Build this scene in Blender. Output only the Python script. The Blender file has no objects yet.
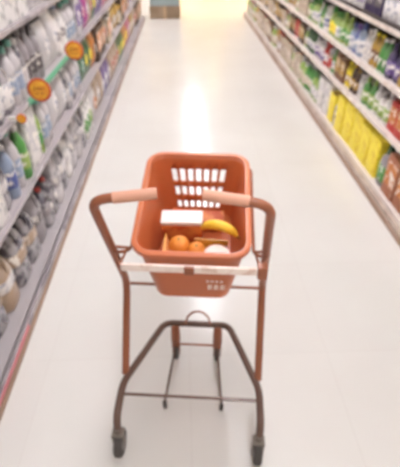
import bpy, bmesh, math, random
from mathutils import Vector, Matrix
random.seed(7)
S = bpy.context.scene
COL = S.collection
PI = math.pi
R = math.radians

# ------------------------------------------------------------ camera, light, exposure
cam = bpy.data.cameras.new('camera'); co = bpy.data.objects.new('camera', cam); COL.objects.link(co)
cam.sensor_fit = 'HORIZONTAL'; cam.sensor_width = 36; cam.lens = 36 * 430 / 400
cam.clip_start = 0.02; cam.clip_end = 100
PITCH = math.atan(311.5 / 430); YAW = R(2.16); H = 1.55
co.location = (0, 0, H); co.rotation_euler = (PI / 2 - PITCH, 0, -YAW)
cam.dof.use_dof = True; cam.dof.focus_distance = 0.36; cam.dof.aperture_fstop = 10.5   # phone focused far too near: everything soft
S.camera = co

w = bpy.data.worlds.new('world'); S.world = w; w.use_nodes = True
w.node_tree.nodes['Background'].inputs[0].default_value = (1, 0.97, 0.94, 1)
w.node_tree.nodes['Background'].inputs[1].default_value = 1.0

S.view_settings.view_transform = 'Standard'; S.view_settings.look = 'None'
S.view_settings.gamma = 1; S.view_settings.use_curve_mapping = False
S.view_settings.exposure = 0.68
CEIL = 3.3
LAMP = 16.0            # strength of the ceiling panels

# ------------------------------------------------------------ materials
def lin(c):
    return tuple((v / 12.92 if v <= .04045 else ((v + .055) / 1.055) ** 2.4) for v in [q / 255 for q in c]) + (1,)
_m = {}
def mat(name, rgb, rough=.5, metal=0, trans=0, alpha=1, second=None, scale=12, amount=.5, pattern='noise', spec=.5, coat=0):
    if name in _m: return _m[name]
    m = bpy.data.materials.new(name); m.use_nodes = True; nt = m.node_tree; b = nt.nodes['Principled BSDF']
    b.inputs['Base Color'].default_value = lin(rgb); b.inputs['Roughness'].default_value = rough
    b.inputs['Metallic'].default_value = metal; b.inputs['Transmission Weight'].default_value = trans
    b.inputs['Alpha'].default_value = alpha; b.inputs['Specular IOR Level'].default_value = spec
    b.inputs['Coat Weight'].default_value = coat
    tc = nt.nodes.new('ShaderNodeTexCoord')
    if second:
        if pattern == 'noise':
            t = nt.nodes.new('ShaderNodeTexNoise'); t.inputs['Scale'].default_value = scale; t.inputs['Detail'].default_value = 2; out = t.outputs['Fac']
        elif pattern == 'cells':
            t = nt.nodes.new('ShaderNodeTexVoronoi'); t.inputs['Scale'].default_value = scale; out = t.outputs['Distance']
        else:
            t = nt.nodes.new('ShaderNodeTexWave'); t.inputs['Scale'].default_value = scale; t.inputs['Distortion'].default_value = 1.5
            t.bands_direction = 'Z' if pattern == 'bands' else 'Y'; out = t.outputs['Fac']
        nt.links.new(tc.outputs['Object'], t.inputs['Vector'])
        r = nt.nodes.new('ShaderNodeValToRGB'); r.color_ramp.elements[0].position = amount - .06; r.color_ramp.elements[1].position = amount + .06
        r.color_ramp.elements[0].color = lin(rgb); r.color_ramp.elements[1].color = lin(second)
        nt.links.new(out, r.inputs['Fac']); nt.links.new(r.outputs['Color'], b.inputs['Base Color'])
    _m[name] = m; return m
def emit(name, rgb, s):
    m = bpy.data.materials.new(name); m.use_nodes = True; nt = m.node_tree; b = nt.nodes['Principled BSDF']
    b.inputs['Base Color'].default_value = lin([v * .45 for v in rgb]); b.inputs['Emission Color'].default_value = lin(rgb); b.inputs['Emission Strength'].default_value = s
    return m

# ------------------------------------------------------------ mesh helpers
def link(name, bm, mats, parent=None, smooth=True, loc=None):
    me = bpy.data.meshes.new(name); bm.normal_update(); bm.to_mesh(me); bm.free()
    return linkme(name, me, mats, parent, smooth, loc)
def linkme(name, me, mats=None, parent=None, smooth=True, loc=None):
    if mats is not None:
        for m in (mats if isinstance(mats, (list, tuple)) else [mats]): me.materials.append(m)
        if smooth:
            for p in me.polygons: p.use_smooth = True
            try: me.set_sharp_from_angle(angle=R(38))
            except Exception: pass
    o = bpy.data.objects.new(name, me); COL.objects.link(o)
    if parent: o.parent = parent
    if loc: o.location = loc
    return o
def tag(o, label, cat, group=None):
    o['label'] = label; o['category'] = cat
    if group: o['group'] = group
    return o
def empty(name, loc=(0, 0, 0), rz=0):
    o = bpy.data.objects.new(name, None); COL.objects.link(o); o.location = loc; o.rotation_euler = (0, 0, rz); o.empty_display_size = .05
    return o
def struct(name, bm, m):
    o = link(name, bm, m, smooth=False); o['kind'] = 'structure'; return o
def box(bm, c, s, bev=0, mi=0, M=None):
    g = bmesh.ops.create_cube(bm, size=1)
    vs = g['verts']; bmesh.ops.scale(bm, vec=s, verts=vs); bmesh.ops.translate(bm, vec=c, verts=vs)
    if M: bmesh.ops.transform(bm, matrix=M, verts=vs)
    es = list({e for v in vs for e in v.link_edges})
    if bev:
        r = bmesh.ops.bevel(bm, geom=es, offset=bev, segments=2, affect='EDGES', profile=.6)
        fs = set(r['faces']) | {f for v in vs if v.is_valid for f in v.link_faces}
    else: fs = {f for v in vs for f in v.link_faces}
    for f in fs: f.material_index = mi
    return bm
def ring(bm, pts): return [bm.verts.new(p) for p in pts]
def bridge(bm, a, b, mi=0):
    n = len(a)
    for i in range(n):
        f = bm.faces.new((a[i], a[(i + 1) % n], b[(i + 1) % n], b[i])); f.material_index = mi
def lathe(bm, prof, seg=16, c=(0, 0, 0), mi=0, sx=1, sy=1, sq=0):
    rs = []
    for r, z in prof:
        pts = []
        for k in range(seg):
            a = 2 * PI * (k + .5) / seg; ca, sa = math.cos(a), math.sin(a)
            q = 1
            if sq:
                q = 1 / ((abs(ca) ** sq + abs(sa) ** sq) ** (1 / sq))
            pts.append((c[0] + r * q * ca * sx, c[1] + r * q * sa * sy, c[2] + z))
        rs.append(ring(bm, pts))
    for a, b in zip(rs, rs[1:]): bridge(bm, a, b, mi)
    f = bm.faces.new(rs[0][::-1]); f.material_index = mi
    f = bm.faces.new(rs[-1]); f.material_index = mi
    return bm
def fillet(pts, r, n=6):
    pts = [Vector(p) for p in pts]; out = [pts[0]]
    for a, b, c in zip(pts, pts[1:], pts[2:]):
        d1 = (a - b); d2 = (c - b); k = min(r, d1.length * .49, d2.length * .49)
        p = b + d1.normalized() * k; q = b + d2.normalized() * k
        for i in range(n + 1):
            t = i / n; out.append(p * (1 - t) ** 2 + b * 2 * t * (1 - t) + q * t * t)
    out.append(pts[-1]); return out
def tube(bm, pts, r, seg=10, fil=0, mi=0, radii=None):
    if fil: pts = fillet(pts, fil)
    pts = [Vector(p) for p in pts]; n = len(pts)
    t0 = (pts[1] - pts[0]).normalized(); up = Vector((0, 0, 1)) if abs(t0.z) < .9 else Vector((1, 0, 0))
    nrm = t0.cross(up).normalized(); rs = []
    for i, p in enumerate(pts):
        t = ((pts[min(i + 1, n - 1)] - p).normalized() + (p - pts[max(i - 1, 0)]).normalized()).normalized() if 0 < i < n - 1 else ((pts[1] - pts[0]) if i == 0 else (pts[-1] - pts[-2])).normalized()
        nrm = (nrm - t * nrm.dot(t)).normalized(); bn = t.cross(nrm)
        rr = radii[i] if radii else r
        rs.append(ring(bm, [p + (nrm * math.cos(2 * PI * k / seg) + bn * math.sin(2 * PI * k / seg)) * rr for k in range(seg)]))
    for a, b in zip(rs, rs[1:]): bridge(bm, a, b, mi)
    bm.faces.new(rs[0][::-1]).material_index = mi; bm.faces.new(rs[-1]).material_index = mi
    return bm
NB = bmesh.new

# ------------------------------------------------------------ the hall
XL, XR = -.73, 1.25          # faces of the two shelf runs
def floor_mat():
    m = bpy.data.materials.new('polished_floor'); m.use_nodes = True; nt = m.node_tree; b = nt.nodes['Principled BSDF']
    tc = nt.nodes.new('ShaderNodeTexCoord'); br = nt.nodes.new('ShaderNodeTexBrick')
    br.offset = 0; br.inputs['Scale'].default_value = 1; br.inputs['Brick Width'].default_value = .61; br.inputs['Row Height'].default_value = .61
    br.inputs['Mortar Size'].default_value = .003
    br.inputs['Color1'].default_value = lin((226, 222, 216)); br.inputs['Color2'].default_value = lin((224, 220, 214)); br.inputs['Mortar'].default_value = lin((222, 217, 211))
    nt.links.new(tc.outputs['Object'], br.inputs['Vector'])
    nz = nt.nodes.new('ShaderNodeTexNoise'); nz.inputs['Scale'].default_value = 1.6; nz.inputs['Detail'].default_value = 3
    nt.links.new(tc.outputs['Object'], nz.inputs['Vector'])
    mx = nt.nodes.new('ShaderNodeMix'); mx.data_type = 'RGBA'; mx.blend_type = 'MULTIPLY'
    rp = nt.nodes.new('ShaderNodeValToRGB'); rp.color_ramp.elements[0].color = (.95, .94, .935, 1); rp.color_ramp.elements[1].color = (1, 1, 1, 1)
    rp.color_ramp.elements[0].position = .3; rp.color_ramp.elements[1].position = .7
    nt.links.new(nz.outputs['Fac'], rp.inputs['Fac']); mx.inputs[0].default_value = 1
    nt.links.new(br.outputs['Color'], mx.inputs[6]); nt.links.new(rp.outputs['Color'], mx.inputs[7]); nt.links.new(mx.outputs[2], b.inputs['Base Color'])
    b.inputs['Roughness'].default_value = .2; b.inputs['Specular IOR Level'].default_value = .36
    return m
WX, Y0, Y1 = 5.0, -3.0, 14.5
struct('floor', box(NB(), (0, (Y0 + Y1) / 2, -.05), (2 * WX, Y1 - Y0, .1)), floor_mat())
wallm = mat('painted_wall', (232, 226, 214), .7)
struct('ceiling', box(NB(), (0, (Y0 + Y1) / 2, CEIL + .05), (2 * WX, Y1 - Y0, .1)), mat('ceiling_board', (240, 238, 234), .8))
struct('wall_left', box(NB(), (-WX - .05, (Y0 + Y1) / 2, CEIL / 2), (.1, Y1 - Y0, CEIL)), wallm)
struct('wall_right', box(NB(), (WX + .05, (Y0 + Y1) / 2, CEIL / 2), (.1, Y1 - Y0, CEIL)), wallm)
struct('wall_back', box(NB(), (0, Y0 - .05, CEIL / 2), (2 * WX + .2, .1, CEIL)), wallm)
struct('wall_front', box(NB(), (0, Y1 + .05, CEIL / 2), (2 * WX + .2, .1, CEIL)), mat('far_wall_cream', (196, 182, 156), .6))
glow = emit('panel_glow', (250, 249, 255), LAMP)
casem = mat('white_enamel', (235, 233, 230), .4)
for nm, gx in (('middle aisle', .30), ('left neighbouring aisle', -2.9), ('right neighbouring aisle', 3.4)):
    for k in range(6):
        t = empty('ceiling_light', (gx, -.2 + 2.6 * k, CEIL - .001))
        b = NB()
        for sx in (-1, 1): box(b, (sx * .19, 0, -.03), (.02, 1.6, .06))
        for sy in (-1, 1): box(b, (0, sy * .8, -.03), (.4, .02, .06))
        link('frame', b, casem, t, False)
        link('diffuser', box(NB(), (0, 0, -.025), (.36, 1.58, .03)), glow, t, False)
        pos = ['nearest', 'second-nearest', 'third-nearest', 'fourth-nearest', 'fifth-nearest', 'farthest'][k]
        tag(t, f'long white ceiling light over the {nm}, {pos} to the shopper', 'ceiling light', 'ceiling lights')

# unseen glowing panels added on the far wall for yellow reflections on the floor
yel = emit('yellow_glow', (255, 200, 60), .5); hot = emit('warm_white_glow', (255, 236, 170), 3.5)
def sign(x, z, wd, ht, m, label):
    t = empty('glow_panel', (x, Y1 - .06, z))
    b = NB()
    for s in (-1, 1):
        box(b, (s * wd / 2, 0, 0), (.04, .11, ht + .04)); box(b, (0, 0, s * ht / 2), (wd, .11, .04))
    link('frame', b, casem, t, False)
    link('panel', box(NB(), (0, 0, 0), (wd - .02, .06, ht - .02)), m, t, False)
    tag(t, label, 'backlit sign', 'added glow panels on the far wall')
deep = emit('deep_yellow_glow', (255, 190, 30), 1.15)
sign(.85, .45, 2.5, .8, deep, 'wide deep-yellow added glow panel at floor level on the far wall')
sign(.72, 1.6, 1.3, 1.3, yel, 'pale yellow added glow panel above the wide deep-yellow one')
sign(1.0, 2.75, .3, .6, hot, 'narrow bright warm-white added glow panel, topmost in the middle of the far wall')
sign(2.3, 1.9, .6, 1.6, yel, 'narrow yellow added glow panel at right on the far wall')
sign(-.75, 2.6, .8, .8, yel, 'squarish yellow added glow panel high at left on the far wall')

# ------------------------------------------------------------ shelving
shelfm = mat('shelf_white', (214, 202, 194), .45)
railm = mat('price_rail_white', (226, 212, 202), .35, second=(212, 194, 182), scale=9, amount=.55)
backm = mat('back_panel_grey', (104, 95, 90), .6)
shadowm = mat('shadow_strip', (66, 56, 54), .5)
beigem = mat('kick_beige', (206, 188, 174), .5, second=(190, 170, 156), scale=8)
tanm = mat('tan_kick_edge', (166, 136, 116), .5)
gshelf = mat('shelf_grey', (176, 166, 166), .45)
grailm = mat('price_rail_grey', (172, 162, 164), .35, second=(138, 128, 132), scale=5, amount=.55)
greym = mat('deck_grey', (168, 160, 160), .45)
pinkm = mat('pink_rail', (214, 128, 134), .5); greenm = mat('green_rail', (98, 172, 132), .5)
LV = {-1: [.085, .50, .84, 1.17, 1.52], 1: [.095, .46, .73, 1.02, 1.36]}
def bay(side, y0, y1, idx, n):
    x = XL if side < 0 else XR
    t = empty('shelving_unit', (x, (y0 + y1) / 2, 0)); L = y1 - y0
    s = side
    D = .46
    link('kick_plate', box(NB(), (s * .014, 0, LV[s][0] / 2 - .012), (.020, L, LV[s][0] - .03), .003), greym if s < 0 else beigem, t)
    link('kick_edge', box(NB(), (s * .010, 0, .019), (.024, L, .038), .003), tanm, t)['label'] = 'tan edge strip along the floor'
    link('base_deck', box(NB(), (s * (D / 2 + .012), 0, LV[s][0] - .015), (D - .02, L, .03), .004), greym if s < 0 else shelfm, t)
    link('back_panel', box(NB(), (s * (D + .02), 0, .95), (.02, L, 1.7)), backm, t, False)
    for sy in (-1, 1): link('upright', box(NB(), (s * (D - .005), sy * (L / 2 - .02), .95), (.03, .04, 1.72), .003), shelfm, t)
    for i, z in enumerate(LV[side]):
        if i == 0:
            r = link('price_rail', box(NB(), (s * -.0015, 0, LV[s][0] - .012), (.013, L - .004, .028), .003), (beigem if side > 0 else grailm), t)
            if side < 0 and idx == 1: link('pink_strip', box(NB(), (.0065, 1.16 - (y0 + y1) / 2, LV[s][0] - .012), (.004, .40, .026), .001), pinkm, t)
            continue
        sh = link('shelf', box(NB(), (s * (.035 + .2), 0, z - .012), (.40, L - .006, .022), .003), gshelf if s < 0 else shelfm, t)
        g = side < 0 and i == 2 and idx == 2
        rh = .030 if (s > 0 or g) else .020
        r = link('price_rail', box(NB(), (s * .028, 0, z + .007 - rh / 2), (.012, L - .006, rh), .003), greenm if g else (railm if s > 0 else grailm), sh)
        if g: r['label'] = 'green price rail'
        if s > 0 and i == 3: link('shadow', box(NB(), (s * .045, 0, z + .014), (.012, L - .006, .026), .002), shadowm, sh)['label'] = 'dark ledge along the shelf front'  # dark strip stands in for the shadow band above this rail
    o = ['nearest', 'second-nearest', 'third-nearest', 'fourth-nearest', 'fifth-nearest', 'sixth-nearest', 'seventh-nearest', 'farthest'][idx]
    tag(t, f'{o} white metal shelving bay in the long run on the {"left" if side < 0 else "right"} of the aisle', 'shelving', f'shelving bays on the {"left" if side < 0 else "right"}')
for side, ends in ((-1, (-.3, 9.3)), (1, (-.3, 9.62))):
    n = 8; st = (ends[1] - ends[0]) / n
    for i in range(n): bay(side, ends[0] + st * i, ends[0] + st * (i + 1), i, n)

# ------------------------------------------------------------ products
PALC = {'clear grey': (196, 190, 192), 'pale grey': (206, 198, 198), 'mid grey': (150, 142, 144), 'dark grey': (98, 90, 92), 'white': (236, 230, 226), 'cream': (232, 214, 188),
        'beige': (206, 176, 148), 'brown': (132, 92, 66), 'dark brown': (84, 62, 48), 'orange': (228, 138, 62), 'yellow': (238, 208, 62),
        'gold': (206, 160, 62), 'red': (206, 62, 54), 'pink': (222, 110, 150), 'magenta': (206, 62, 160), 'purple': (120, 92, 158), 'dark violet': (66, 52, 92),
        'blue': (98, 112, 178), 'pale blue': (176, 190, 214), 'green': (92, 160, 78), 'dark green': (58, 98, 58), 'lime': (172, 202, 102), 'teal': (120, 190, 168), 'rust': (196, 122, 86)}
PALC = {k: tuple(int(q * (.98 if max(v) - min(v) < 16 else .86 if sum(v) > 380 else .92)) for q in v) for k, v in PALC.items()}
PALC['yellow'] = (248, 226, 66)
def pm(c, kind='plastic'):
    if c == 'clear grey': return mat('clear_plastic', PALC[c], .12, trans=.3, coat=.5, second=(118, 112, 120), scale=18, amount=.52)
    v = PALC[c]
    return mat(kind + '_' + c.replace(' ', '_'), v, .35 if kind == 'plastic' else .55, second=tuple(int(q * .8 + 40) if sum(v) < 480 else int(q * .8) for q in v), scale=15, amount=.54)
def lm(c):
    o = {'white': (150, 150, 165), 'yellow': (232, 200, 56)}.get(c, (240, 232, 222))
    return mat('printed_label_' + c.replace(' ', '_'), PALC[c], .45, second=o, scale=26, amount=.58)
# each part function draws into a bmesh; local frame: front faces -x, stands on z=0, width along y
def k_bottle(h, c, l, cap):
    r = h * .15
    return [('body', lambda b, i: lathe(b, [(r * .9, 0), (r, h * .03), (r, h * .58), (r * .93, h * .66), (r * .5, h * .82), (r * .38, h * .86), (r * .38, h * .92)], 14, mi=i), pm(c)),
            ('label', lambda b, i: lathe(b, [(r * 1.02, h * .2), (r * 1.03, h * .21), (r * 1.03, h * .5), (r * 1.02, h * .51)], 14, mi=i), lm(l)),
            ('cap', lambda b, i: lathe(b, [(r * .45, h * .9), (r * .46, h * .905), (r * .45, h * .995), (r * .4, h)], 10, mi=i), pm(cap))], r * 2.06
def k_jug(h, c, l, cap):
    r = h * .23
    def body(b, i):
        lathe(b, [(r * .93, 0), (r, h * .04), (r, h * .28), (r * .94, h * .31), (r, h * .34), (r, h * .6), (r * .8, h * .76), (r * .3, h * .9), (r * .26, h * .93)], 16, mi=i, sq=4)
    def handle(b, i): tube(b, [(-r * .2, r * .1, h * .9), (-r * .75, r * .1, h * .92), (-r * 1.0, r * .1, h * .72), (-r * .95, r * .1, h * .6)], h * .022, 8, .02, i)
    return [('body', body, pm(c)), ('handle', handle, pm(c)),
            ('label', lambda b, i: lathe(b, [(r * 1.01, h * .36), (r * 1.015, h * .365), (r * 1.015, h * .54), (r * 1.01, h * .545)], 16, mi=i, sq=4), lm(l)),
            ('cap', lambda b, i: lathe(b, [(r * .33, h * .92), (r * .34, h * .925), (r * .33, h * .995), (r * .28, h)], 12, mi=i), pm(cap))], r * 2.08
def k_detergent(h, c, l, cap):
    r = h * .24
    return [('body', lambda b, i: lathe(b, [(r * .9, 0), (r, h * .03), (r * 1.0, h * .5), (r * .85, h * .68), (r * .4, h * .8), (r * .3, h * .82)], 16, mi=i, sx=.6, sq=3), pm(c)),
            ('label', lambda b, i: lathe(b, [(r * .99, h * .12), (r * 1.02, h * .13), (r * 1.02, h * .5), (r * .99, h * .51)], 16, mi=i, sx=.61, sq=3), lm(l)),
            ('cap', lambda b, i: lathe(b, [(r * .36, h * .8), (r * .37, h * .81), (r * .3, h * .98), (r * .26, h)], 12, mi=i), pm(cap))], r * 2
def k_jar(h, c, l, cap):
    r = h * .32
    return [('body', lambda b, i: lathe(b, [(r * .92, 0), (r, h * .04), (r, h * .74), (r * .8, h * .82)], 14, mi=i), pm(c)),
            ('label', lambda b, i: lathe(b, [(r * 1.01, h * .14), (r * 1.02, h * .15), (r * 1.02, h * .65), (r * 1.01, h * .66)], 14, mi=i), lm(l)),
            ('lid', lambda b, i: lathe(b, [(r * .88, h * .8), (r * .9, h * .81), (r * .9, h * .97), (r * .85, h)], 14, mi=i), pm(cap))], r * 2.05
def k_carton(h, c, l, cap, wd=.62, dp=.4):
    W = h * wd; D = h * dp
    return [('body', lambda b, i: box(b, (0, 0, h / 2), (D, W, h), .004, i), lm(c) if c in ('yellow',) else pm(c, 'card')),
            ('front_print', lambda b, i: box(b, (-D / 2 - .0005, 0, h * .56), (.003, W * .82, h * .56), 0, i), lm(l)),
            ('top_flap', lambda b, i: box(b, (0, 0, h + .0005), (D * .96, W * .5, .003), 0, i), pm(cap, 'card'))], W
def k_pouch(h, c, l, cap):
    W = h * .68
    def body(b, i):
        rs = []
        for q in range(11):
            t = q / 10; z = h * (.04 + .92 * t); th = (math.sin(PI * min(max(t, .02), .98)) ** .6) * h * .16 + .002; ww = W / 2 * (1 - .05 * math.sin(PI * t))
            rs.append(ring(b, [(th * abs(math.cos(a)) ** .8 * (1 if math.cos(a) > 0 else -1), ww * math.sin(a), z) for a in [2 * PI * (k + .5) / 16 for k in range(16)]]))
        for p, q in zip(rs, rs[1:]): bridge(b, p, q, i)
        b.faces.new(rs[0][::-1]).material_index = i; b.faces.new(rs[-1]).material_index = i
    def seal(b, i): box(b, (0, 0, h * .975), (.004, W * .98, h * .05), 0, i)
    def seal2(b, i): box(b, (0, 0, h * .02), (.004, W * .98, h * .04), 0, i)
    def pr(b, i):
        g = lathe(b, [(h * .16, 0), (h * .17, .002), (h * .165, .004)], 14, mi=i)
        vs = [v for v in b.verts if v.index == -1 or True][-42:]
        bmesh.ops.rotate(b, verts=vs, cent=(0, 0, 0), matrix=Matrix.Rotation(-PI / 2, 3, 'Y'))
        bmesh.ops.translate(b, verts=vs, vec=(-h * .155, 0, h * .52))
    return [('bag', body, mat('foil_' + c.replace(' ', '_'), PALC[c], .3, second=tuple(min(255, int(v * .78 + 40)) for v in PALC[c]), scale=14)), ('seal', seal, pm(cap)), ('seal', seal2, pm(cap)), ('front_print', pr, lm(l))], W
KIND = {'bottle': k_bottle, 'jug': k_jug, 'detergent_bottle': k_detergent, 'jar': k_jar, 'carton': k_carton, 'snack_bag': k_pouch}
CATN = {'bottle': 'bottle', 'jug': 'jug', 'detergent_bottle': 'bottle', 'jar': 'jar', 'carton': 'box', 'snack_bag': 'snack bag'}
WORD = {'bottle': 'bottle', 'jug': 'jug', 'detergent_bottle': 'flat bottle', 'jar': 'jar', 'carton': 'box', 'snack_bag': 'bag'}
CAPW = {'bottle': 'cap', 'jug': 'cap', 'detergent_bottle': 'cap', 'jar': 'lid', 'carton': 'top', 'snack_bag': 'seal'}
cache = {}
def product(kind, h, c, l, cap, x, y, z, rz, near):
    h = round(h, 2); key = (kind, h, c, l, cap, near)
    if key not in cache:
        parts, W = KIND[kind](h, c, l, cap)
        if near:
            L = []
            for nm, fn, m in parts:
                b = NB(); fn(b, 0); bmesh.ops.recalc_face_normals(b, faces=b.faces)
                me = bpy.data.meshes.new(nm); b.to_mesh(me); b.free(); me.materials.append(m)
                for p in me.polygons: p.use_smooth = True
                me.set_sharp_from_angle(angle=R(40)); L.append((nm, me))
            cache[key] = L
        else:
            b = NB()
            for i, (nm, fn, m) in enumerate(parts): fn(b, i)
            bmesh.ops.recalc_face_normals(b, faces=b.faces)
            me = bpy.data.meshes.new(kind); b.to_mesh(me); b.free()
            for nm, fn, m in parts: me.materials.append(m)
            for p in me.polygons: p.use_smooth = True
            me.set_sharp_from_angle(angle=R(40)); cache[key] = me
    got = cache[key]
    if near:
        t = empty(kind, (x, y, z), rz)
        for nm, me in got: linkme(nm, me, parent=t)
    else:
        t = linkme(kind, got); t.location = (x, y, z); t.rotation_euler = (0, 0, rz)
    return t
def width(kind, h):
    return KIND[kind](h, 'white', 'white', 'white')[1]
ORD = ['nearest', 'second-nearest', 'third-nearest', 'fourth-nearest', 'fifth-nearest', 'sixth-nearest', 'seventh-nearest', 'eighth-nearest', 'ninth-nearest', 'tenth-nearest'] + \
      [f'{n}-nearest' for n in ('eleventh', 'twelfth', 'thirteenth', 'fourteenth', 'fifteenth', 'sixteenth', 'seventeenth', 'eighteenth', 'nineteenth', 'twentieth')]
counts = {}
def seen(x, y, z):
    X, Y, Z = x, y, z - H
    u = X * math.cos(YAW) - Y * math.sin(YAW); v = X * math.sin(YAW) + Y * math.cos(YAW)
    d = v * math.cos(PITCH) - Z * math.sin(PITCH); up = v * math.sin(PITCH) + Z * math.cos(PITCH)
    if d < .1: return False
    px, py = 200 + 430 * u / d, 233.5 - 430 * up / d
    return -45 < px < 445 and -25 < py < 500
SHN = {(-1, 0): 'lowest left-hand shelf', (-1, 1): 'second-lowest left-hand shelf', (-1, 2): 'third-lowest left-hand shelf', (-1, 3): 'top left-hand shelf in view',
       (1, 0): 'lowest right-hand shelf', (1, 1): 'second-lowest right-hand shelf', (1, 2): 'third-lowest right-hand shelf', (1, 3): 'top right-hand shelf in view'}
def row(side, lev, plan, pal, y0, y1, setback=.05):
    z = LV[side][lev] + (.001 if lev == 0 else .0)
    if lev == 0: z += .0005
    gap = LV[side][lev + 1] - .04 - z
    plan = sorted(plan, key=lambda q: q[0]); used = {i for i, q in enumerate(plan) if q[1] < y0}
    y = y0; rng = random.Random(side * 10 + lev + 40)
    run = None; left = 0
    while y < y1:
        spec = None
        for pi_, (a, b, sp) in enumerate(plan):
            if a <= y < b or (pi_ not in used and a < y + .045): spec = sp; used.add(pi_); break
        if spec: left = 0; nxt = 0.0
        if not spec:
            if left <= 0:
                # choose a palette band by distance
                opts = [o for lo, hi, os_ in pal if lo <= y < hi for o in os_] or pal[-1][2]
                run = rng.choice(opts); left = rng.choice((1, 1, 2, 2, 3) if y < 5 else (1, 2, 2, 3))
            spec = run; left -= 1
        kind, hf, c, l, cap = spec
        h = round(gap * hf * (rng.uniform(.93, 1.04) if side < 0 else rng.uniform(.84, .97)), 2); W = width(kind, h)
        yc = y + W / 2 + .002
        if kind in ('bottle', 'jug', 'detergent_bottle', 'jar', 'snack_bag', 'carton'):
            D = {'bottle': W, 'jug': W * 1.1, 'detergent_bottle': W * .6, 'jar': W, 'snack_bag': h * .33, 'carton': h * .4}[kind]
        face = (XL if side < 0 else XR)
        x = face + side * (.03 + setback + D / 2 + rng.uniform(0, .015))
        if seen(x - side * D / 2, yc, z + h * .5) or seen(x, yc, z) or seen(x, yc, z + h):
            near = yc < 4.3
            t = product(kind, h, c, l, cap, x, yc, z, (PI if side < 0 else 0) + (rng.uniform(-.16, .16) if side < 0 and kind != 'carton' and kind != 'snack_bag' else rng.uniform(-.03, .03)), near)
            desc = f'{c} {WORD[kind]} with {cap} {CAPW[kind]}'
            k = (side, lev, desc); n = counts.get(k, 0); counts[k] = n + 1
            tag(t, f'{ORD[n]} {desc} on the {SHN[(side, lev)]}', CATN[kind], f'{c} {WORD[kind]}s on the {SHN[(side, lev)]}')
        elif yc < 3.2: spare(side, lev, spec, h, x, yc, z)
        y += W + (.004 if kind != 'carton' else .003) + (rng.uniform(0, .012))
    y = y0 - .004; rng = random.Random(side + lev * 7 + 900)          # the stretch of shelf beside the shopper
    while y > .15:
        spec = rng.choice(pal[0][2]); kind = spec[0]; h = round(gap * spec[1] * .95, 2); W = width(kind, h)
        D = {'bottle': W, 'jug': W * 1.1, 'detergent_bottle': W * .6, 'jar': W, 'snack_bag': h * .33, 'carton': h * .4}[kind]
        spare(side, lev, spec, h, (XL if side < 0 else XR) + side * (.035 + setback + D / 2), y - W / 2 - .003, z)
        y -= W + .009
def spare(side, lev, spec, h, x, y, z):
    kind, hf, c, l, cap = spec
    t = product(kind, h, c, l, cap, x, y, z, PI if side < 0 else 0, False)
    tag(t, f'{c} {WORD[kind]} with {cap} {CAPW[kind]} outside the frame, {SHN[(side, lev)]}', CATN[kind], f'{c} {WORD[kind]}s with {cap} {CAPW[kind]} beside the shopper on the {SHN[(side, lev)]}')
B, J, Dt, Ja, Ct, Sn = 'bottle', 'jug', 'detergent_bottle', 'jar', 'carton', 'snack_bag'
# left-hand shelves: clear and grey bottles close by, snacks further on
g1 = [(Ct, .95, 'white', 'pale grey', 'white'), (Sn, .95, 'pale grey', 'white', 'white'), (J, .95, 'white', 'mid grey', 'pale blue'), (B, .97, 'pale grey', 'pale blue', 'teal'), (Dt, .95, 'white', 'pale grey', 'pink'), (B, .93, 'clear grey', 'pale grey', 'white'), (B, .95, 'pale grey', 'white', 'mid grey'), (Dt, .9, 'clear grey', 'white', 'pale blue'), (B, .92, 'mid grey', 'pale grey', 'pale grey'), (J, .9, 'clear grey', 'pale grey', 'mid grey')]
sn = [(Sn, .95, 'orange', 'brown', 'rust'), (Ct, .9, 'dark brown', 'orange', 'brown'), (Sn, .93, 'orange', 'yellow', 'beige'), (Sn, .9, 'gold', 'white', 'brown'), (Sn, .95, 'brown', 'orange', 'gold'), (Sn, .92, 'purple', 'white', 'pale grey'), (Sn, .9, 'beige', 'red', 'white'),
      (Ct, .85, 'cream', 'orange', 'white'), (Sn, .95, 'pink', 'white', 'pale grey'), (Ct, .85, 'pale grey', 'purple', 'white'), (Sn, .9, 'rust', 'yellow', 'beige'), (Ja, .7, 'dark brown', 'cream', 'gold'), (Sn, .9, 'dark green', 'yellow', 'lime')]
mixl = [(B, .92, 'clear grey', 'white', 'white'), (Dt, .9, 'pale grey', 'pale blue', 'white'), (Sn, .9, 'beige', 'white', 'cream'), (Ct, .9, 'white', 'pink', 'pale grey'), (B, .9, 'white', 'lime', 'green'), (Sn, .9, 'pale grey', 'orange', 'beige')]
row(-1, 0, [(2.10, 2.28, (J, .68, 'clear grey', 'mid grey', 'red')), (2.45, 2.62, (J, .92, 'clear grey', 'pale grey', 'white')), (2.62, 2.78, (J, .78, 'white', 'pale grey', 'yellow')), (1.85, 2.10, (J, .93, 'mid grey', 'dark grey', 'clear grey')), (1.3, 1.5, (J, .9, 'beige', 'white', 'dark brown')), (3.35, 3.5, (B, .9, 'white', 'green', 'green'))],
    [(0, 1.75, [(J, .93, 'pale grey', 'beige', 'brown'), (J, .93, 'clear grey', 'beige', 'mid grey')]), (1.75, 3.3, [(J, .9, 'clear grey', 'pale grey', 'mid grey'), (J, .93, 'pale grey', 'mid grey', 'white')]), (3.3, 4.4, mixl), (4.4, 10, sn)], .9, 9.2, .02)
row(-1, 1, [(1.93, 2.0, (B, .93, 'green', 'lime', 'white')), (2.1, 2.17, (B, .9, 'lime', 'green', 'pale grey')), (1.70, 1.75, (B, .9, 'pale blue', 'blue', 'white')), (3.36, 3.5, (Sn, .9, 'dark green', 'teal', 'dark green')), (3.85, 4.1, sn[0]), (4.5, 4.7, sn[1])],
    [(0, 3.3, g1), (3.3, 10, sn + mixl[:2])], 1.1, 9.2, .012)
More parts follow.
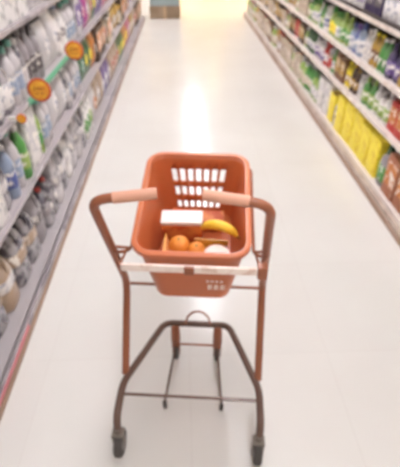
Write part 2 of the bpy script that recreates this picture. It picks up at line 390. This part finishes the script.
row(-1, 2, [(1.6, 1.72, (B, .9, 'orange', 'yellow', 'yellow')), (2.25, 2.55, (B, .96, 'mid grey', 'dark grey', 'dark grey')), (3.8, 3.95, (Sn, .93, 'magenta', 'white', 'pink')), (3.65, 3.8, (Sn, .9, 'purple', 'pink', 'blue'))],
    [(0, 3.4, g1), (3.4, 10, sn)], 1.5, 9.2, .012)
row(-1, 3, [(3.1, 3.3, (B, .9, 'teal', 'white', 'teal'))], [(0, 10, g1)], 1.5, 4.0, .012)
# right-hand shelves
r0 = [(Ct, .85, 'beige', 'rust', 'cream'), (Dt, .9, 'lime', 'white', 'green'), (Ct, .9, 'cream', 'beige', 'white'), (B, .92, 'green', 'cream', 'white'), (B, .92, 'white', 'beige', 'rust'), (Sn, .9, 'rust', 'cream', 'beige')]
r1 = [(B, .95, 'dark green', 'white', 'dark green'), (Ct, .9, 'dark brown', 'gold', 'brown'), (Dt, .92, 'green', 'lime', 'dark green'), (B, .95, 'white', 'green', 'white'), (Ct, .9, 'brown', 'gold', 'beige'), (Dt, .9, 'white', 'purple', 'pale grey'), (B, .92, 'lime', 'white', 'green'), (Ja, .8, 'cream', 'red', 'pale grey'), (B, .9, 'dark brown', 'cream', 'gold')]
r2 = [(Dt, .93, 'lime', 'white', 'green'), (B, .93, 'green', 'lime', 'dark green'), (B, .93, 'white', 'blue', 'white'), (Dt, .9, 'pale blue', 'white', 'blue'), (Ct, .9, 'gold', 'brown', 'cream'), (B, .93, 'pale grey', 'purple', 'purple')]
rw = [(Ct, .85, 'cream', 'beige', 'rust'), (Sn, .9, 'gold', 'white', 'beige'), (Ct, .85, 'brown', 'cream', 'beige'), (B, .92, 'beige', 'white', 'red'), (Dt, .9, 'lime', 'cream', 'white')]
row(1, 0, [(2.1, 2.44, (Ct, .92, 'rust', 'orange', 'rust')), (2.44, 2.56, (Dt, .9, 'mid grey', 'green', 'dark green')), (3.38, 3.45, (B, .9, 'pale grey', 'mid grey', 'white')), (3.45, 3.75, (Ct, .9, 'yellow', 'yellow', 'gold')), (2.56, 3.36, (Ct, .95, 'yellow', 'yellow', 'yellow')),
           (3.75, 4.1, (Ct, .9, 'white', 'pale grey', 'pale grey')), (4.1, 4.3, (Dt, .9, 'lime', 'white', 'green'))], [(0, 4.6, r0), (4.6, 10, rw)], 1.5, 9.5, .015)
row(1, 1, [(2.25, 2.56, (Ct, .92, 'red', 'orange', 'red')), (2.65, 2.9, (Dt, .93, 'white', 'lime', 'pale grey')), (2.95, 3.12, (Dt, .93, 'green', 'lime', 'lime')), (3.12, 3.25, (Ja, .8, 'white', 'pale grey', 'pale grey')), (3.25, 3.36, (B, .93, 'dark brown', 'gold', 'gold')), (3.36, 3.55, (B, .9, 'yellow', 'gold', 'yellow')), (3.74, 3.95, (B, .9, 'green', 'white', 'green')), (4.05, 4.2, (B, .9, 'red', 'white', 'red')), (5.25, 5.45, (Sn, .9, 'red', 'rust', 'red'))],
    [(0, 4.6, r1), (4.6, 10, rw + r1[:2])], 1.7, 9.5, .03)
row(1, 2, [(2.7, 2.83, (Dt, .93, 'dark violet', 'purple', 'dark violet')), (2.83, 2.97, (B, .93, 'green', 'green', 'white')), (3.02, 3.15, (B, .9, 'gold', 'brown', 'yellow')), (3.15, 3.32, (B, .93, 'white', 'pale grey', 'white')), (3.38, 3.54, (Dt, .93, 'blue', 'pale blue', 'purple')), (3.65, 3.85, (Dt, .93, 'lime', 'green', 'lime')), (4.0, 4.2, (Dt, .93, 'lime', 'yellow', 'green'))],
    [(0, 4.8, r2), (4.8, 10, r2[:2] + rw)], 1.9, 9.5, .03)
row(1, 3, [(3.15, 3.4, (Ct, .9, 'dark violet', 'dark grey', 'dark violet'))], [(0, 10, [(Ct, .8, 'white', 'pale grey', 'pale grey'), (B, .9, 'white', 'purple', 'white'), (Dt, .9, 'pale grey', 'white', 'purple')])], 2.0, 5.4, .03)

# ------------------------------------------------------------ round shelf signs
darkp = mat('dark_print', (186, 104, 40), .6)
def disc_sign(y, z, r, label, marks):
    t = empty('round_sign', (XL, y, z))
    cx = .036
    def flat(rad, th, off, m, nm, par):
        b = NB(); lathe(b, [(rad * .97, -th / 2), (rad, -th * .3), (rad, th * .3), (rad * .97, th / 2)], 28)
        bmesh.ops.rotate(b, verts=b.verts, cent=(0, 0, 0), matrix=Matrix.Rotation(PI / 2, 3, 'X')); bmesh.ops.translate(b, verts=b.verts, vec=(cx, off, 0))
        return link(nm, b, m, par)
    flat(r, .004, 0, mat('sign_orange', (214, 92, 48), .4), 'disc', t)
    c = flat(r * .80, .002, -.0031, mat('sign_yellow', (242, 186, 58), .4, second=(236, 160, 50), scale=22), 'disc_centre', t); c['label'] = 'yellow centre of the disc'
    if marks:
        b = NB()
        for q, (dx, dz, wd, ht) in enumerate([(-.35, .12, .16, .26), (-.1, .14, .16, .26), (.15, .12, .16, .26), (.38, .14, .12, .22), (-.2, -.25, .3, .09), (.2, -.25, .3, .09)]):
            box(b, (cx + dx * r, -.0046, dz * r), (wd * r, .001, ht * r), 0)
        link('print', b, darkp, t, False)
    link('bracket', box(NB(), (-.004, .004, -.0), (.03, .006, .02), .001), casem, t)
    tag(t, label, 'round shelf sign', 'round shelf signs')
disc_sign(2.11, .895, .056, 'larger orange and yellow round sign sticking out, nearest the shopper but one', True)
disc_sign(2.94, .885, .058, 'farthest orange and yellow round sign, past the green price rail', True)
disc_sign(1.8, .87, .021, 'smallest orange round sign, low at the left above green caps', False)

# ------------------------------------------------------------ end of aisle
t = empty('display_carton', (-.335, 9.62, 0))
link('body', box(NB(), (0, 0, .11), (.60, .44, .22), .008), mat('kraft_card', (168, 146, 122), .7, second=(152, 130, 106), scale=5), t)
link('tape', box(NB(), (0, -.2205, .11), (.06, .003, .22)), mat('tape_tan', (196, 166, 132), .4), t, False)
tag(t, 'tan cardboard display carton on the floor at the far end of the aisle', 'carton')
t = empty('storage_crate', (-.335, 9.62, .222))
b = NB()
for sx in (-1, 1): box(b, (sx * .28, 0, .15), (.02, .42, .28), .004)
for sy in (-1, 1): box(b, (0, sy * .2, .15), (.56, .02, .28), .004)
box(b, (0, 0, .012), (.56, .4, .02)); link('body', b, mat('crate_blue_grey', (160, 176, 178), .5), t)
link('lid', box(NB(), (0, 0, .302), (.6, .45, .022), .006), mat('crate_lid', (188, 198, 196), .5), t)
tag(t, 'pale blue-grey lidded crate standing on the tan carton', 'crate')

# ------------------------------------------------------------ the cart
A = R(-5.4)
CART = Matrix.Translation((-.014, .771, 0)) @ Matrix.Rotation(A, 4, 'Z')
upm = mat('cart_tube_leak_tint', (152, 88, 58), .38, metal=.1, coat=.3)  # same dark frame; warm light-leak tint put into the upper tubes' colour
lom = mat('cart_tube_dark', (104, 78, 66), .38, metal=.25, coat=.2)
gripm = mat('grip_pale', (212, 156, 130), .55)
stripm = mat('cream_strip', (244, 226, 214), .4, second=(226, 196, 178), scale=30, amount=.6, pattern='noise')
rub = mat('rubber_dark', (84, 78, 74), .7); hubm = mat('wheel_hub_grey', (150, 142, 138), .4)
cart = empty('shopping_cart'); cart.matrix_world = CART
tag(cart, 'small rust-brown tubular shopping cart with two inward handles, standing mid-aisle', 'shopping cart')
for s in (-1, 1):
    hx = .250 if s < 0 else .216; ex = .085 if s < 0 else .045
    side = link('side_tube', tube(NB(), [(s * .243, .20, .20), (s * .245, .385, .49), (s * hx, .165, .97), (s * ex, .198, .975)], .0135, 12, .05), upm, cart)
    g = NB(); tube(g, [(s * (hx - .055), .177, .9705), (s * (ex - .004), .1985, .975)], .0158, 14); link('handle_grip', g, gripm, side)['label'] = 'pale pink handle grip'
    link('arm_bracket', tube(NB(), [(s * .243, .28, .73), (s * .196, .27, .735), (s * .21, .208, .718), (s * .243, .288, .712)], .0055, 8), upm, cart)
base = link('base_frame', tube(NB(), [(-.243, .02, .125), (-.246, .04, .175), (-.245, .16, .2), (-.128, .455, .2), (.135, .455, .2), (.245, .16, .2), (.246, .04, .175), (.243, .02, .125)], .0130, 12, .035), lom, cart)
link('cross_bar', tube(NB(), [(-.245, .125, .185), (.245, .125, .185)], .0055, 8), lom, cart)
link('cross_bar', tube(NB(), [(-.243, .385, .48), (.243, .385, .48)], .0055, 8), upm, cart)
link('basket_ring', tube(NB(), [(-.243, .295, .695), (-.196, .30, .70), (-.196, .70, .80), (.196, .70, .80), (.196, .30, .70), (.243, .295, .695)], .0055, 8, .03), upm, cart)
link('label_strip', box(NB(), (.008, .201, .716), (.425, .010, .026), .003), stripm, cart)['label'] = 'cream strip across the front of the basket'
link('strip_clip', box(NB(), (0, .194, .716), (.03, .008, .03), .002), upm, cart)
for s in (1,): link('strip_end', box(NB(), (s * .216, .205, .716), (.03, .03, .045), .004), upm, cart)
hp = NB(); pts = [(.01 + .05 * math.cos(a), .45 - .01 * math.sin(a), .205 + .085 * math.sin(a)) for a in [PI * k / 14 for k in range(15)]]
tube(hp, pts, .004, 8); link('wire_hoop', hp, upm, cart)
hp = NB(); pts = [(-.01 + .07 * math.cos(a), .40, .475 - .03 * math.sin(a)) for a in [PI * k / 14 for k in range(15)]]
tube(hp, pts, .004, 8); link('wire_hoop', hp, upm, cart)
def wheel(parent, x, y, r, fm, wd=.022, steer=0):
    f = NB()
    for s in (-1, 1): box(f, (x + s * (wd / 2 + .004), y, r + .018), (.003, .028, r * .9 + .03), .001)
    box(f, (x, y, r * 2 + .012), (wd + .014, .036, .008), .002)
    lathe(f, [(.011, 0), (.011, .03)], 10, (x, y, r * 2 + .012))
    fo = link('wheel_fork', f, fm, parent)
    wv = NB(); lathe(wv, [(r * .86, -wd / 2), (r, -wd * .3), (r, wd * .3), (r * .86, wd / 2)], 24)
    bmesh.ops.rotate(wv, verts=wv.verts, cent=(0, 0, 0), matrix=Matrix.Rotation(PI / 2, 3, 'Y')); bmesh.ops.translate(wv, verts=wv.verts, vec=(x, y, r + .0005))
    wo = link('wheel', wv, rub, fo)
    hb = NB(); lathe(hb, [(r * .5, -wd * .56), (r * .52, 0), (r * .5, wd * .56)], 16)
    bmesh.ops.rotate(hb, verts=hb.verts, cent=(0, 0, 0), matrix=Matrix.Rotation(PI / 2, 3, 'Y')); bmesh.ops.translate(hb, verts=hb.verts, vec=(x, y, r + .0005))
    link('wheel_hub', hb, hubm, fo)
fkm = mat('fork_grey', (128, 118, 108), .45, metal=.2)
wheel(cart, -.243, .02, .05, fkm, .028); wheel(cart, .243, .02, .05, fkm, .028)
for x in (-.085, .092):
    s = -1 if x < 0 else 1
    link('caster_stem', lathe(NB(), [(.016, 0), (.02, .02), (.018, .1), (.012, .115)], 12, (x, .445, .085)), upm, cart)
    wheel(cart, x, .445, .036, upm, .02)
    link('floor_rod', tube(NB(), [(x, .425, .09), (x * 1.25, .20, .032)], .0045, 8), lom, cart)
    link('rubber_foot', lathe(NB(), [(.007, 0), (.008, .004), (.008, .034), (.005, .038)], 10, (x * 1.25, .197, .002)), rub, cart)
link('cross_bar', tube(NB(), [(-.085, .43, .10), (.092, .43, .10)], .0045, 8), upm, cart)

# ------------------------------------------------------------ the basket (u across, v away from the shopper, w down from the rim)
V = Vector((0, .969, .248)); W_ = Vector((0, .248, -.969)); O = Vector((0, .235, .75)); LEN = .445; DEP = .255
def P(u, v, w_): return O + Vector((u, 0, 0)) + V * v + W_ * w_
orm = mat('basket_orange', (200, 108, 64), .42, coat=.15)
orl = mat('basket_rim_orange', (204, 114, 72), .4, coat=.15)
bk = empty('shopping_basket'); bk.matrix_world = CART
tag(bk, 'orange plastic shopping basket with slotted far wall, hanging tilted in the cart', 'basket')
NS, NV, NC = 11, 14, 5
def rr(w_):
    f = w_ / DEP; hw = .17 - .042 * f; v0 = 0 + .006 * f; v1 = LEN - .045 * f; rc = .05 - .008 * f
    pts = []
    def seg(p, q, n): 
        for i in range(n): pts.append((p[0] + (q[0] - p[0]) * i / n, p[1] + (q[1] - p[1]) * i / n))
    def cor(c, a0):
        for i in range(NC): a = a0 + PI / 2 * i / NC; pts.append((c[0] + rc * math.cos(a), c[1] + rc * math.sin(a)))
    seg((-hw + rc, v0), (hw - rc, v0), NS * 2); cor((hw - rc, v0 + rc), -PI / 2)
    seg((hw, v0 + rc), (hw, v1 - rc), NV); cor((hw - rc, v1 - rc), 0)
    seg((hw - rc, v1), (-hw + rc, v1), NS * 2); cor((-hw + rc, v1 - rc), PI / 2)
    seg((-hw, v1 - rc), (-hw, v0 + rc), NV); cor((-hw + rc, v0 + rc), PI)
    return pts
levels = [0, .02, .056, .108, .133, .170, .198, .228, .24, .25, DEP]
slots = {2: 1, 4: 1, 6: 1}
b = NB(); rings = [ring(b, [P(u, v, q) for u, v in rr(q)]) for q in levels]
n = len(rings[0]); far0 = NS * 2 + NC + NV + NC
for li in range(len(levels) - 1):
    for i in range(n):
        k = i - far0
        if li in slots and 1 <= k < NS * 2 - 1 and k % 3 != 0: continue
        b.faces.new((rings[li][i], rings[li][(i + 1) % n], rings[li + 1][(i + 1) % n], rings[li + 1][i]))
b.faces.new(rings[-1])
bmesh.ops.recalc_face_normals(b, faces=b.faces)
body = link('body', b, orm, bk); md = body.modifiers.new('thick', 'SOLIDIFY'); md.thickness = .003; md.offset = 0
# rolled rim
b = NB(); base_pts = rr(0); rs = []
cu, cv = 0, LEN / 2
for i, (u, v) in enumerate(base_pts):
    pu, pv = base_pts[i - 1]; nu, nv = base_pts[(i + 1) % n]; tx, ty = nu - pu, nv - pv; L = math.hypot(tx, ty); nx, ny = ty / L, -tx / L
    rs.append(ring(b, [P(u + nx * a, v + ny * a, c) for a, c in ((-.003, 0), (-.002, -.005), (.006, -.006), (.014, -.003), (.015, .012), (.012, .013), (.010, .001), (.001, .003))]))
for i in range(n):
    A_, B_ = rs[i], rs[(i + 1) % n]
    for j in range(8): b.faces.new((A_[j], A_[(j + 1) % 8], B_[(j + 1) % 8], B_[j]))
bmesh.ops.recalc_face_normals(b, faces=b.faces)
link('rim', b, orl, bk)
# pale print on the lower right of the front wall
pr = NB()
def fr(u, w_, du, dw):      # a small raised block on the front wall
    hw = w_ / DEP * .006
    p = P(u, hw - .003, w_); box(pr, (0, 0, 0), (du, .0016, dw), 0, 0, Matrix.Translation(p) @ Matrix.Rotation(math.atan2(.248, .969), 4, 'X'))
for i in range(4): fr(.052 + i * .015, .150, .009, .008)
for i in range(3): 
    fr(.056 + i * .021, .185, .006, .026); fr(.063 + i * .021, .176, .010, .006); fr(.063 + i * .021, .192, .010, .006)
link('print', pr, mat('basket_print_white', (250, 232, 220), .5), bk, False)['label'] = 'pale lettering on the front wall'
for s in (-1, 1):
    link('handle_hinge', box(NB(), (0, 0, 0), (.014, .04, .03), .004, 0, Matrix.Translation(P(s * .172, LEN * .5, .012)) @ Matrix.Rotation(math.atan2(.248, .969), 4, 'X')), orl, bk)
# ------------------------------------------------------------ contents
TILT = Matrix.Rotation(math.atan2(.248, .969), 4, 'X')
def inb(name, u, v, w_, rx=0, ry=0, rz=0):
    o = empty(name); o.matrix_world = CART @ Matrix.Translation(P(u, v, w_)) @ TILT @ Matrix.Rotation(rz, 4, 'Z') @ Matrix.Rotation(ry, 4, 'Y') @ Matrix.Rotation(rx, 4, 'X')
    return o
wt = mat('pack_white', (244, 236, 230), .45); rd = mat('pack_red', (206, 98, 56), .45, second=(226, 140, 76), scale=18)
yo = mat('pack_yellow_orange', (232, 156, 60), .4, second=(206, 92, 44), scale=11, amount=.52)
t = inb('food_carton', -.045, .212, .248, rz=.03)
link('body', box(NB(), (0, 0, .08), (.14, .055, .16), .004), rd, t); link('lid', box(NB(), (0, -.002, .168), (.142, .058, .018), .004), wt, t)['label'] = 'white lid'
tag(t, 'red-brown food carton with a white lid, upright in the basket behind the oranges', 'food carton')
t = inb('cereal_box', .0, .325, .248, rz=-.04)
link('body', box(NB(), (0, 0, .03), (.2, .06, .06), .004), rd, t); link('front_print', box(NB(), (0, -.0315, .03), (.14, .002, .04)), yo, t)
tag(t, 'low rust-coloured box at the back of the basket', 'box')
def pouch_at(name, u, v, w_, h, m, label, **k):
    t = inb(name, u, v, w_, **k)
    b = NB(); rs = []
    Wd = h * .75
    for q in range(13):
        s = q / 12; z = h * (.04 + .9 * s); th = (math.sin(PI * min(max(s, .02), .98)) ** .6) * h * .17 + .002
        rs.append(ring(b, [(Wd / 2 * (1 - .06 * math.sin(PI * s)) * math.sin(a), -th * math.cos(a), z) for a in [2 * PI * (i + .5) / 18 for i in range(18)]]))
    for p, q in zip(rs, rs[1:]): bridge(b, p, q)
    b.faces.new(rs[0]); b.faces.new(rs[-1]); bmesh.ops.recalc_face_normals(b, faces=b.faces)
    link('bag', b, m, t); link('seal', box(NB(), (0, 0, h * .965), (Wd * .96, .003, h * .06)), mat('seal_gold', (236, 190, 90), .35), t, False)
    tag(t, label, 'snack bag'); return t
pouch_at('snack_bag', .058, .133, .25, .155, yo, 'yellow and orange snack bag standing right of the white-lidded carton', rz=-.05)
pouch_at('snack_bag', -.098, .115, .25, .14, mat('pack_rust', (204, 112, 60), .4, second=(228, 160, 90), scale=16), 'rust and gold snack bag at the left front of the basket', rz=PI / 2)
def banana(u, v, w_, label, rz=0):
    t = inb('banana', u, v, w_, rz=rz); pts = []; rad = []
    for k in range(15):
        a = PI * (.12 + .76 * k / 14); pts.append((-.062 * math.cos(a), 0, .05 * math.sin(a))); s = k / 14
        rad.append(.004 + .013 * math.sin(PI * min(max(s, .03), .97)) ** .55)
    link('peel', tube(NB(), pts, 0, 10, radii=rad), mat('banana_yellow', (246, 200, 60), .45), t)
    link('stem', tube(NB(), [pts[-1], (pts[-1][0] + .012, 0, pts[-1][2] - .012)], .004, 8), mat('stem_brown', (150, 110, 60), .6), t)
    tag(t, label, 'banana')
banana(.085, .135, .075, 'yellow banana arched over the contents at the right of the basket', rz=-.25)
def orange(u, v, w_, r, label, c=(232, 144, 56)):
    t = inb('orange', u, v, w_)
    b = NB(); bmesh.ops.create_uvsphere(b, u_segments=20, v_segments=12, radius=r); bmesh.ops.scale(b, verts=b.verts, vec=(1, 1, .93)); link('peel', b, mat('orange_peel', c, .5), t)
    link('stem_button', lathe(NB(), [(.004, 0), (.004, .003)], 8, (0, 0, r * .92)), mat('stem_green', (120, 120, 60), .6), t)
    tag(t, label, 'orange')
orange(-.045, .095, .085, .034, 'round orange nearest the left, in front of the white-lidded carton')
orange(.012, .085, .10, .032, 'round orange in the middle of the basket, near the front rim')
t = inb('plastic_tub', .080, .052, .25)
link('body', lathe(NB(), [(.03, 0), (.032, .004), (.04, .165)], 20), wt, t); link('lid', lathe(NB(), [(.042, .163), (.043, .166), (.043, .176), (.04, .179)], 20), mat('tub_lid', (248, 236, 226), .4), t)
tag(t, 'tall white plastic tub near the front right corner of the basket', 'tub')
t = inb('plastic_tub', .014, .075, .25)
link('body', lathe(NB(), [(.022, 0), (.024, .004), (.028, .105)], 20), rd, t); link('lid', lathe(NB(), [(.028, .104), (.0285, .107), (.0285, .114), (.028, .116)], 20), wt, t)
tag(t, 'small rust-coloured tub with white lid under the middle orange', 'tub')
t = inb('plastic_tub', -.045, .095, .25)
link('body', lathe(NB(), [(.024, 0), (.026, .004), (.028, .12)], 20), rd, t); link('lid', lathe(NB(), [(.028, .118), (.029, .121), (.029, .128), (.028, .130)], 20), yo, t)
tag(t, 'short rust-coloured tub with orange lid under the left orange', 'tub')
